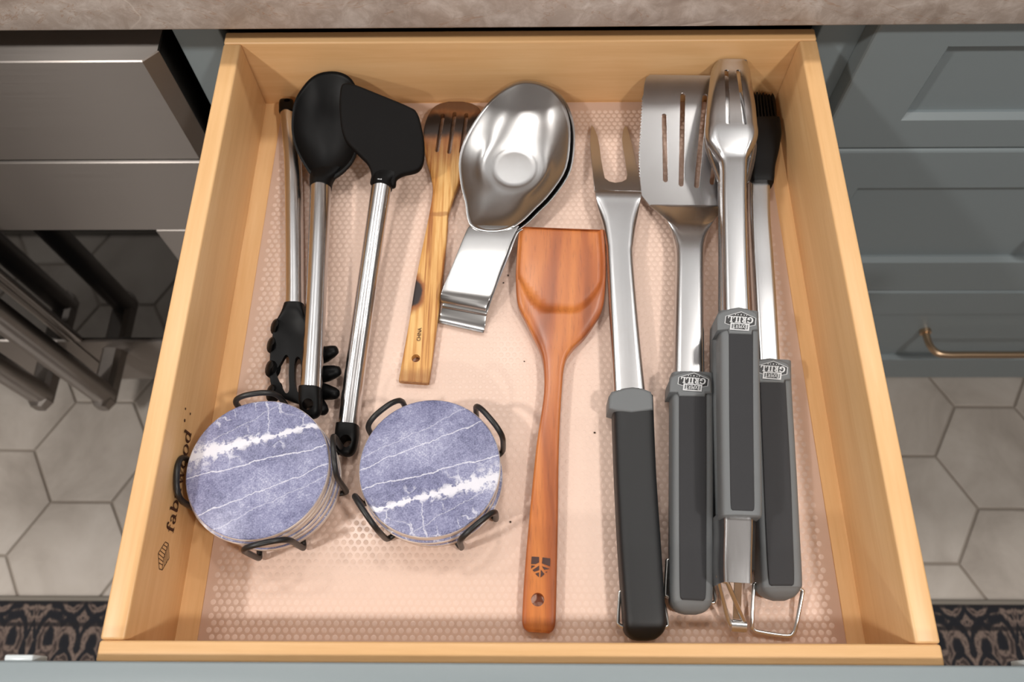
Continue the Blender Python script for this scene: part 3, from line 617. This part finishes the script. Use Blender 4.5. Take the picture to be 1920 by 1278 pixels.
# ------------------------------------------------------------------ grill tools
def badge(parent, c, hw, hh, ang, z):
    ca, sa = math.cos(rad(ang)), math.sin(rad(ang))
    P = lambda a, b: U(c[0]+hw*(a*ca-b*sa), c[1]+hh*b*1.0+hw*a*sa, z)
    O = P(0, 0); fx = (P(-1, 0)-P(1, 0))/2; fy = (P(0, 1)-P(0, -1))/2; up = np.array([0, 0, 1.0])
    hexo = [(-1, -.4), (0, -1), (1, -.4), (1, .38), (.59, .56), (-.59, .56), (-1, .38)]; bx = rc2(-.59, .59, .30, 1.0)
    sc = lambda Q, s, cx_=0, cy_=0: [(cx_+(a-cx_)*s, cy_+(b-cy_)*s) for a, b in Q]
    fr = lambda l: (O+up*l, fx, fy)
    flat('badge_rim', [hexo, bx], fr(.0003), m_white, parent)
    flat('badge_field', [[(a*.95, b*.92) for a, b in hexo]], fr(.0005), m_badge, parent)
    flat('badge_rim', [rc2(-.62, .62, .27, 1.03)], fr(.0007), m_white, parent)
    flat('badge_field', [rc2(-.36, .36, .38, .92)], fr(.0009), m_badge, parent)
    flat('badge_field', [rc2(-.52, -.42, .42, .88), rc2(.42, .52, .42, .88)], fr(.0009), m_grey, parent)
    ex_ = [[(a*.36/1.95, .46+b*.40) for a, b in p] for p in text_polys('EXPERT', 1.0)]
    flat('badge_lettering', ex_, fr(.0011), m_white, parent)
    # slab serif GRILL
    b0_, h_ = -.42, .66
    def I(x, w=.095): return [rc2(x-w/2, x+w/2, 0, 1), rc2(x-w*.95, x+w*.95, 0, .16), rc2(x-w*.95, x+w*.95, .84, 1)]
    def Lg(x): return I(x)+[rc2(x, x+.22, 0, .16), [(x+.15, .1), (x+.23, .1), (x+.23, .42), (x+.18, .42)]]
    Rg = I(-.30)+ell(-.27, .72, .17, .28, .07, .13, -90, 90, 8)+[[(-.25, .45), (-.16, .45), (-.07, .0), (-.18, 0)], rc2(-.17, -.05, 0, .14)]
    Gg = ell(-.62, .5, .20, .52, .09, .34, 50, 320, 16)+[rc2(-.54, -.44, .08, .46), rc2(-.62, -.42, .36, .48), rc2(-.52, -.44, .66, .95)]
    gp = [[(a, b0_+b*h_) for a, b in p] for p in Gg+Rg+I(.06)+Lg(.26)+Lg(.60)]
    flat('badge_lettering', gp, fr(.0008), m_white, parent)
    star = [(.09*(1 if k % 2 == 0 else .42)*math.sin(math.pi*k/5)*.6, -.62+.14*(1 if k % 2 == 0 else .42)*math.cos(math.pi*k/5)) for k in range(10)]
    flat('badge_lettering', [star]+[circle((xx, -.60), .032, 6, .06) for xx in (-.36, -.2, .2, .36)], fr(.0008), m_white, parent)
COLLAR = [(-39, -6), (-37.5, -12), (-30, -17), (-14, -22.5), (3, -25.5), (18, -22.5), (31, -17), (37, -12), (38.5, -6), (39, 17), (29, 18), (27, 26), (-15.5, 24.5), (-17.5, 16.5), (-38.5, 19)]
COLLAR2 = [(-39, -4), (-37, -11), (-30, -16), (-14, -21), (0, -23.5), (14, -21), (30, -15), (37, -10), (39.5, -3), (40, 19), (29, 20), (27, 26), (-21, 25), (-24, 18), (-40, 18)]
def grill_grip(root, grip, inset, cc, csx, csy, bc, bhw, bhh, ang, zt, zb, poly=COLLAR2, zc=None):
    g = strip('grip', grip, m_grey, root, e=5, n=40, sub=5)
    strip('grip_inset', inset, m_dark, root, e=7, n=36, sub=5)
    zc = zt+.0018 if zc is None else zc
    pts = [U(cc[0]+a*csx, cc[1]+b*csy, zc)[:2] for a, b in poly]
    c = plate('collar', pts, [], zb, zc, m_grey, root, .0016)
    if bc: badge(c, bc, bhw, bhh, ang, zc)
    return g
def wire_loop(root, pts, r=.00135): return tube('hanging_loop', [np.asarray(p) for p in pts], r, m_chrome, root, 10, sub=5)

# fork
fk = thing('grill_fork', 'two-tined steel grill fork with plain black grip and grey collar', 'grill tool', tuple(U(1170, 700, 0)))
FPL = slope((1160, 358, .0195), (1140, 237, .0045))
fo2 = [(1108.5, 235.5), (1106, 266), (1108, 295), (1111, 320), (1114.5, 358), (1202.5, 360), (1198, 330), (1193, 305), (1187, 279), (1181.5, 257), (1176, 241), (1172.5, 235.5), (1168, 245), (1166, 262), (1168, 280), (1171, 297), (1175.5, 328), (1174, 337), (1166, 341.5), (1154, 343.5), (1142, 341), (1134, 335), (1131, 322), (1127, 300), (1124, 275), (1120.5, 257), (1114, 241)]
plate('tines', [U(a, b, FPL)[:2] for a, b in fo2], [], -.0011, .0011, m_bbq, fk, .0003, FPL)
strip('shaft', [(1114.5, 356, 1202.5, 358, .0193, .0022), (1116.5, 366, 1202, 368, .0205, .0022), (1120, 382, 1199.5, 384, .0205, .0024), (1129, 412, 1194, 414, .0205, .0026), (1136, 452, 1189, 454, .0205, .0028), (1138, 480, 1188, 482, .0205, .003), (1144, 600, 1198, 602, .021, .003), (1150.5, 735, 1211.5, 737, .0215, .003)],
      m_bbq, fk, e=8, n=40, sub=6, off=lambda u, t, v, p: -.004*max(0, min(1, (t-.2)*4))*abs(u)**10)
strip('grip', [(1147, 745, 1223, 747, .0135, .022), (1148, 790, 1224.5, 792, .0135, .0235), (1152, 900, 1229, 900, .0138, .0235), (1158, 1020, 1237, 1020, .0140, .0240), (1164, 1110, 1243, 1112, .0140, .0245), (1168, 1165, 1247, 1165, .0140, .0240), (1172, 1186, 1243, 1184, .0138, .0205), (1184, 1197, 1230, 1197, .0135, .0135), (1194, 1200, 1218, 1200, .0135, .008)], m_grip, fk, e=4.5, n=44, sub=5)
cz = .0262
plate('collar', [U(a, b, cz)[:2] for a, b in [(1141, 765), (1141.5, 742), (1147, 733), (1170, 726), (1186, 724), (1203, 726), (1221, 733), (1224.5, 742), (1225, 766), (1213, 769), (1184, 772.5), (1155, 769)]], [], .004, cz, m_grey, fk, .0022)
zl = .010
wire_loop(fk, [U(1170, 1112, zl), U(1163, 1108, zl), U(1161, 1120, zl), U(1158.5, 1160, zl), U(1160, 1170, zl), U(1172, 1176, zl)])
wire_loop(fk, [U(1238, 1130, zl), U(1244, 1132, zl), U(1247, 1142, zl), U(1252, 1168, zl), U(1250, 1174, zl), U(1240, 1177, zl)])

# spatula
gs = thing('grill_spatula', 'slotted steel grill spatula with serrated edge beside the fork', 'grill tool', tuple(U(1290, 700, 0)))
GPL = slope((1280, 383, .0085), (1262, 160, .036))
left = [(1218, 386), (1203, 368), (1200, 338)]
teeth = []
for k in range(26):
    t = k/26; y_ = 334-150*t; xb = 1198.8+(1205-1198.8)*max(0, (290-y_)/112) if y_ < 290 else 1198.8+.5*(y_-290)/44
    teeth += [(xb+.8, y_), (xb-1.6, y_-3)]
left += teeth+[(1206, 178), (1207.5, 160), (1210.5, 147), (1218, 141)]
right = [(1362, 143), (1369, 149), (1371, 160), (1375, 200), (1378, 260), (1378, 330), (1374, 366), (1360, 388)]
gout = [U(a, b, GPL)[:2] for a, b in left+right]
slots = [capsule(U(1245, 218, GPL), U(1247.5, 338, GPL), .0020), capsule(U(1280, 180, GPL), U(1277, 346, GPL), .0021), capsule(U(1321.5, 182, GPL), U(1306, 349, GPL), .0021), capsule(U(1350, 232, GPL), U(1334.5, 343, GPL), .0020)]
plate('blade', gout, slots, -.0009, .0009, m_bbq, gs, .0002, GPL)
strip('neck', [(1217.5, 384, 1360, 386, .0085, .0018), (1222, 391, 1357, 393, .0092, .0018), (1245, 413, 1340, 414, .0135, .002), (1257, 428, 1331, 429, .0165, .0022), (1264, 446, 1325, 447, .019, .0024), (1268, 475, 1322, 476, .0205, .0026), (1267, 560, 1321.5, 561, .0215, .003), (1263.5, 712, 1323, 713, .0225, .003)],
      m_bbq, gs, e=8, n=44, sub=6, off=lambda u, t, v, p: -.005*max(0, min(1, (t-.3)*4))*abs(u)**10+.004*max(0, 1-abs(t-.35)/.3)*abs(u)**3)
grill_grip(gs, [(1256.5, 705, 1334, 707, .0135, .0215), (1256.5, 760, 1334, 762, .0135, .023), (1256, 900, 1334, 900, .0138, .0232), (1255.5, 1040, 1334, 1040, .014, .0235), (1255, 1115, 1333, 1115, .014, .0235), (1259, 1134, 1331, 1133, .014, .021), (1270, 1146, 1322, 1146, .0138, .0145), (1284, 1151, 1308, 1151, .0135, .008)],
    [(1273.5, 730, 1324, 732, .0250, .0022), (1273.5, 900, 1324, 900, .0254, .0022), (1274, 1040, 1323.5, 1040, .0257, .0022), (1275, 1112, 1323, 1113, .0257, .0022), (1279, 1124, 1319, 1126, .0254, .0015)],
    (1295, 717), 1.0, .98, (1299.5, 715.5), 28.5, 17, 4, .0255, .004)
wire_loop(gs, [U(1262, 1052, zl), U(1252, 1049, zl), U(1250.5, 1060, zl), U(1248, 1110, zl), U(1251, 1117, zl), U(1262, 1122, zl)])
wire_loop(gs, [U(1330, 1090, zl), U(1335, 1094, zl), U(1338, 1104, zl), U(1341.5, 1122, zl), U(1338, 1129, zl), U(1328, 1128, zl)])

# basting brush
br = thing('basting_brush', 'grill basting brush with black silicone bristles beside the drawer wall', 'grill tool', tuple(U(1450, 700, 0)))
hb = strip('brush_head', [(1407, 347, 1448.5, 347, .0155, .015), (1404.5, 338, 1449.5, 338, .0155, .0165), (1403, 318, 1451.5, 316, .0155, .0165), (1397, 290, 1458, 288, .0155, .0165), (1391, 262, 1463, 258, .0155, .016), (1391, 240, 1462, 236, .0155, .014), (1392, 228, 1460.5, 225, .0155, .012)], m_black, br, e=5, n=36)
for i in range(10):
    for j in range(3):
        f = (i+.5)/10; zz = .0115+.004*j; tx = 1395+f*56-(j-1)*1.5; bx_ = 1394+f*65
        Y0 = U(bx_, 232, zz); Y1 = U(tx, 173+4*abs(f-.5)+random.uniform(-1, 3), zz)
        Y1[1] = min(Y1[1], -.003)
        tube('bristle', [Y0, Y0+(Y1-Y0)*.5, Y0+(Y1-Y0)*.9, Y1], [.0013, .0013, .0011, .0004], m_black, br, 6)
strip('shaft', [(1405, 338, 1446, 339, .018, .003), (1406, 400, 1447, 402, .019, .003), (1409, 480, 1453, 482, .020, .003), (1413, 560, 1458.5, 562, .0215, .003), (1420, 690, 1466, 692, .0225, .003)], m_bbq, br, e=8, n=40, off=lambda u, t, v, p: -.006*abs(u)**10)
grill_grip(br, [(1407, 683, 1479, 684, .0135, .0215), (1408, 740, 1480, 740, .0135, .023), (1412.5, 880, 1488, 880, .0138, .0232), (1416, 1000, 1494, 1000, .014, .0235), (1419.5, 1090, 1498.5, 1090, .014, .0235), (1424, 1108, 1496, 1106, .014, .021), (1436, 1119, 1488, 1118, .0138, .0145), (1450, 1125, 1474, 1125, .0135, .008)],
    [(1424, 706, 1472, 708, .0250, .0022), (1431, 880, 1481.5, 880, .0254, .0022), (1436, 1000, 1486, 1000, .0257, .0022), (1441, 1085, 1488.5, 1085, .0257, .0022), (1446, 1098, 1485, 1098, .0254, .0015)],
    (1444.5, 692, ), .97, .95, (1448.5, 693.5), 28, 17, 4, .0255, .004)
wire_loop(br, [U(1424, 1092, zl), U(1415, 1094, zl), U(1413, 1104, zl), U(1410, 1168, .006), U(1412, 1178, .005), U(1423, 1184, .005), U(1475, 1191.5, .005), U(1487, 1186, .005), U(1492, 1174, .006), U(1504, 1114, zl), U(1503, 1106, zl), U(1494, 1102, zl)], .0015)

# tongs
tg = thing('grill_tongs', 'closed steel grill tongs with slotted tips on top between spatula and brush', 'grill tool', tuple(U(1382, 700, 0)))
def chan(d): return lambda u, t, v, p: -d*abs(u)**8
arm = strip('upper_arm', [(1351, 110.5, 1400, 111.5, .0562, .0012), (1342, 114, 1405, 115, .0564, .0014), (1336, 126, 1410, 125, .0568, .0014), (1331, 160, 1415, 160, .0577, .0014), (1328, 189, 1420, 189, .0580, .0014), (1325.5, 220, 1423, 220, .0578, .0014), (1324.5, 240, 1425, 241, .0574, .0014), (1327, 258, 1421, 259, .0566, .0014), (1337, 276, 1412, 277, .0555, .0014), (1346, 290, 1405.5, 291, .0545, .0014), (1352.5, 308, 1403.5, 309, .0545, .0014), (1353, 368, 1403, 369, .0545, .0014), (1355, 480, 1405, 481, .0545, .0014), (1357, 590, 1409.5, 591, .0545, .0014)],
    m_bbq, tg, e=8, n=48, sub=6, off=lambda u, t, v, p: -.0060*abs(u)**(5+4*min(1, max(0, (t-.4)*5)))*(1 if t > .1 else max(.15, t*10)))
cut(arm, [capsule(U(1362, 134, .057), U(1363.3, 234, .055), .0017), capsule(U(1384, 134, .057), U(1395, 235, .055), .0017)], .03, .09)
lower = strip('lower_arm', [(1336, 176, 1392, 177, .0385, .0014), (1328, 205, 1402, 206, .0360, .0014), (1320, 262, 1412, 263, .0310, .0014), (1320, 290, 1414.5, 291, .0290, .0014), (1340, 342, 1404, 343, .0250, .0014), (1343, 362, 1396, 363, .0230, .0014), (1343.5, 480, 1396, 481, .0225, .0014), (1343, 600, 1396, 601, .0225, .0014)],
    m_bbq, tg, e=8, n=44, sub=5, off=lambda u, t, v, p: .0065*abs(u)**6)
strip('lower_grip', [(1335, 612, 1401, 614, .0165, .014), (1333, 626, 1403, 626, .0165, .0185), (1334, 760, 1404, 760, .0165, .0185), (1337, 880, 1406, 880, .0165, .0185), (1340, 970, 1409, 970, .0165, .0185), (1341, 980, 1408, 980, .0165, .015)], m_grey, tg, e=5, n=36)
grill_grip(tg, [(1344.5, 590, 1419.5, 592, .0470, .018), (1345, 640, 1419.5, 640, .0470, .0195), (1346, 780, 1422, 780, .0470, .0195), (1347.5, 900, 1424, 900, .0470, .0195), (1348.5, 962, 1424.5, 964, .0470, .0195), (1350, 971, 1422, 974, .0470, .016)],
    [(1366.5, 615, 1411.5, 618, .0566, .0018), (1367.5, 780, 1412, 780, .0566, .0018), (1369, 900, 1413.5, 900, .0566, .0018), (1370, 948, 1414, 950, .0566, .0018), (1373, 956.5, 1411, 958, .0564, .0012)],
    (1383, 600), 1.0, 1.0, (1388, 601.5), 29, 17.5, 4, .0568, .040, COLLAR)
strip('hinge_channel', [(1352, 955, 1418, 957, .0505, .0016), (1352.5, 990, 1418, 990, .0500, .0016), (1351, 1050, 1416.5, 1050, .0490, .0016), (1352, 1090, 1416, 1094, .0480, .0016)], m_bbq, tg, e=8, n=48, sub=6, off=lambda u, t, v, p: -.026*abs(u)**14)
strip('hinge_core', [(1356, 960, 1412, 962, .034, .022), (1357, 1070, 1411, 1072, .033, .020)], m_dim, tg, e=6, n=24)
tube('rivet', [U(1358, 1049, .040), U(1353, 1049, .040), U(1351.5, 1049, .040)], [.0026, .0026, .0012], m_chrome, tg, 14)
strip('pull_rod', [(1377, 1080, 1391, 1080, .030, .0016), (1375, 1120, 1390, 1120, .022, .0016), (1374, 1160, 1388, 1160, .014, .0016)], m_bbq, tg, e=6, n=20)
tube('pull_ring', [np.asarray(q) for q in [U(1362, 1090, .033), U(1350, 1086, .033), U(1346, 1080, .033), U(1351, 1076, .034), U(1358, 1081, .034), U(1364, 1092, .033), U(1380, 1130, .024), U(1393, 1160, .015), U(1396, 1170, .013), U(1388, 1176, .012), U(1374, 1172, .012), U(1366, 1162, .013), U(1354, 1118, .022), U(1347, 1090, .031)]], .0016, m_chrome, tg, 10, sub=5)
tube('ring_sleeve', [U(1370, 1172, .012), U(1398, 1174, .012)], .0042, m_chrome, tg, 16)

# ------------------------------------------------------------------ coasters and their wire holders
def revolve(prof, n=56): return [[np.array([r*math.cos(2*math.pi*k/n), r*math.sin(2*math.pi*k/n), z]) for k in range(n)] for r, z in prof]
CR, CT = .0503, .0064
cm = mesh('coaster_proto', np.concatenate(revolve([(.0012, 0), (CR-.001, 0), (CR, .001), (CR, CT-.0014), (CR-.0004, CT-.0006), (CR-.0014, CT), (.0012, CT)])), ringfaces(7, 56), [m_ceramic, m_marble], sharp=50)
bpy.data.objects.remove(cm); cmesh = bpy.data.meshes['coaster_proto']; cmesh.name = 'coaster'
for p in cmesh.polygons:
    if p.center.z > CT-.0009: p.material_index = 1
NAMES = {5: ['bottom', 'second from bottom', 'middle', 'second from top', 'top'], 6: ['bottom', 'second from bottom', 'third from bottom', 'third from top', 'second from top', 'top']}
def coaster_set(side, ctop, rot, angs, n=5, base=.0065):
    ztop = base+n*(CT+.0005); c = U(ctop[0], ctop[1], ztop); c[0] = max(c[0], -IW+.0570)
    for k in range(n):
        o = bpy.data.objects.new('coaster', cmesh); COL.objects.link(o)
        j = (0, 0) if k == n-1 else (random.uniform(-.0016, .0016), random.uniform(-.0014, .0014))
        o.location = (c[0]+j[0], c[1]+j[1], base+k*(CT+.0005)); o.rotation_euler.z = rot if k == n-1 else rot+random.uniform(0, 6)
        tag(o, '%s round slate-patterned coaster in the %s stack' % (NAMES[n][k], side), 'coaster', 'coasters in the %s holder' % side)
    hr = thing('coaster_holder', 'black wire coaster holder around the %s stack' % side, 'coaster holder', (c[0], c[1], 0))
    zb = FL+.0020; r = .0021; R0 = .0528; hw = .0160
    tube('base_ring', [np.array([c[0]+.045*math.cos(t), c[1]+.045*math.sin(t), zb]) for t in np.linspace(0, 2*math.pi, 40, endpoint=False)], r, m_wire, hr, 10, loop=True)
    for a_ in angs:
        dv = np.array([math.cos(rad(a_)), math.sin(rad(a_)), 0]); tv = np.array([-dv[1], dv[0], 0]); cc = np.array([c[0], c[1], 0])
        P = lambda q, s, z: cc+dv*q+tv*s+np.array([0, 0, z])
        path = []
        for s in (-1, 1):
            seg = [P(.040, s*hw*.95, zb), P(R0-.004, s*hw, zb), P(R0-.0008, s*hw, zb+.0012), P(R0+.0005, s*hw, zb+.006), P(R0+.001, s*hw, ztop-.014), P(R0+.0012, s*hw*.96, ztop-.006), P(R0+.0014, s*hw*.80, ztop-.0005), P(R0+.0016, s*hw*.45, ztop+.0030)]
            path += seg if s == -1 else [P(R0+.0016, 0, ztop+.0040)]+seg[::-1]
        tube('wire_arm', path, r, m_wire, hr, 10, sub=4)
    return c
coaster_set('left', (480, 876), rad(0), (100, 187, 283, 10), 6)
coaster_set('right', (805.5, 873), rad(180), (131, 40, 217, 310))

# ------------------------------------------------------------------ crumbs on the liner
m_crumb = plain('crumb_brown', (58,40,30), .9)
for (px, py, r, lab) in ((953, 516, .0009, 'tiny brown crumb on the liner beside the lower spoon rest handle, the upper of two'), (944, 530, .0007, 'tiny brown crumb on the liner beside the lower spoon rest handle, the lower of two'),
                         (983, 677, .0006, 'tiny brown crumb on the liner left of the wooden turner neck'), (1115, 811, .0009, 'tiny dark crumb on the liner between wooden turner and fork grip'), (957, 978, .0010, 'tiny dark crumb on the liner right of the right coaster stack')):
    q = U(px, py, LT+.0008); bm = bmesh.new(); bmesh.ops.create_icosphere(bm, subdivisions=1, radius=r)
    V = [(q[0]+v.co.x*random.uniform(.7, 1.2), q[1]+v.co.y*random.uniform(.7, 1.2), LT+.0004+r*.6+v.co.z*.6) for v in bm.verts]; bm.verts.index_update(); F = [[v.index for v in f.verts] for f in bm.faces]; bm.free()
    tag(mesh('crumb', V, F, m_crumb, smooth=False), lab, 'crumb', 'crumbs on the liner')
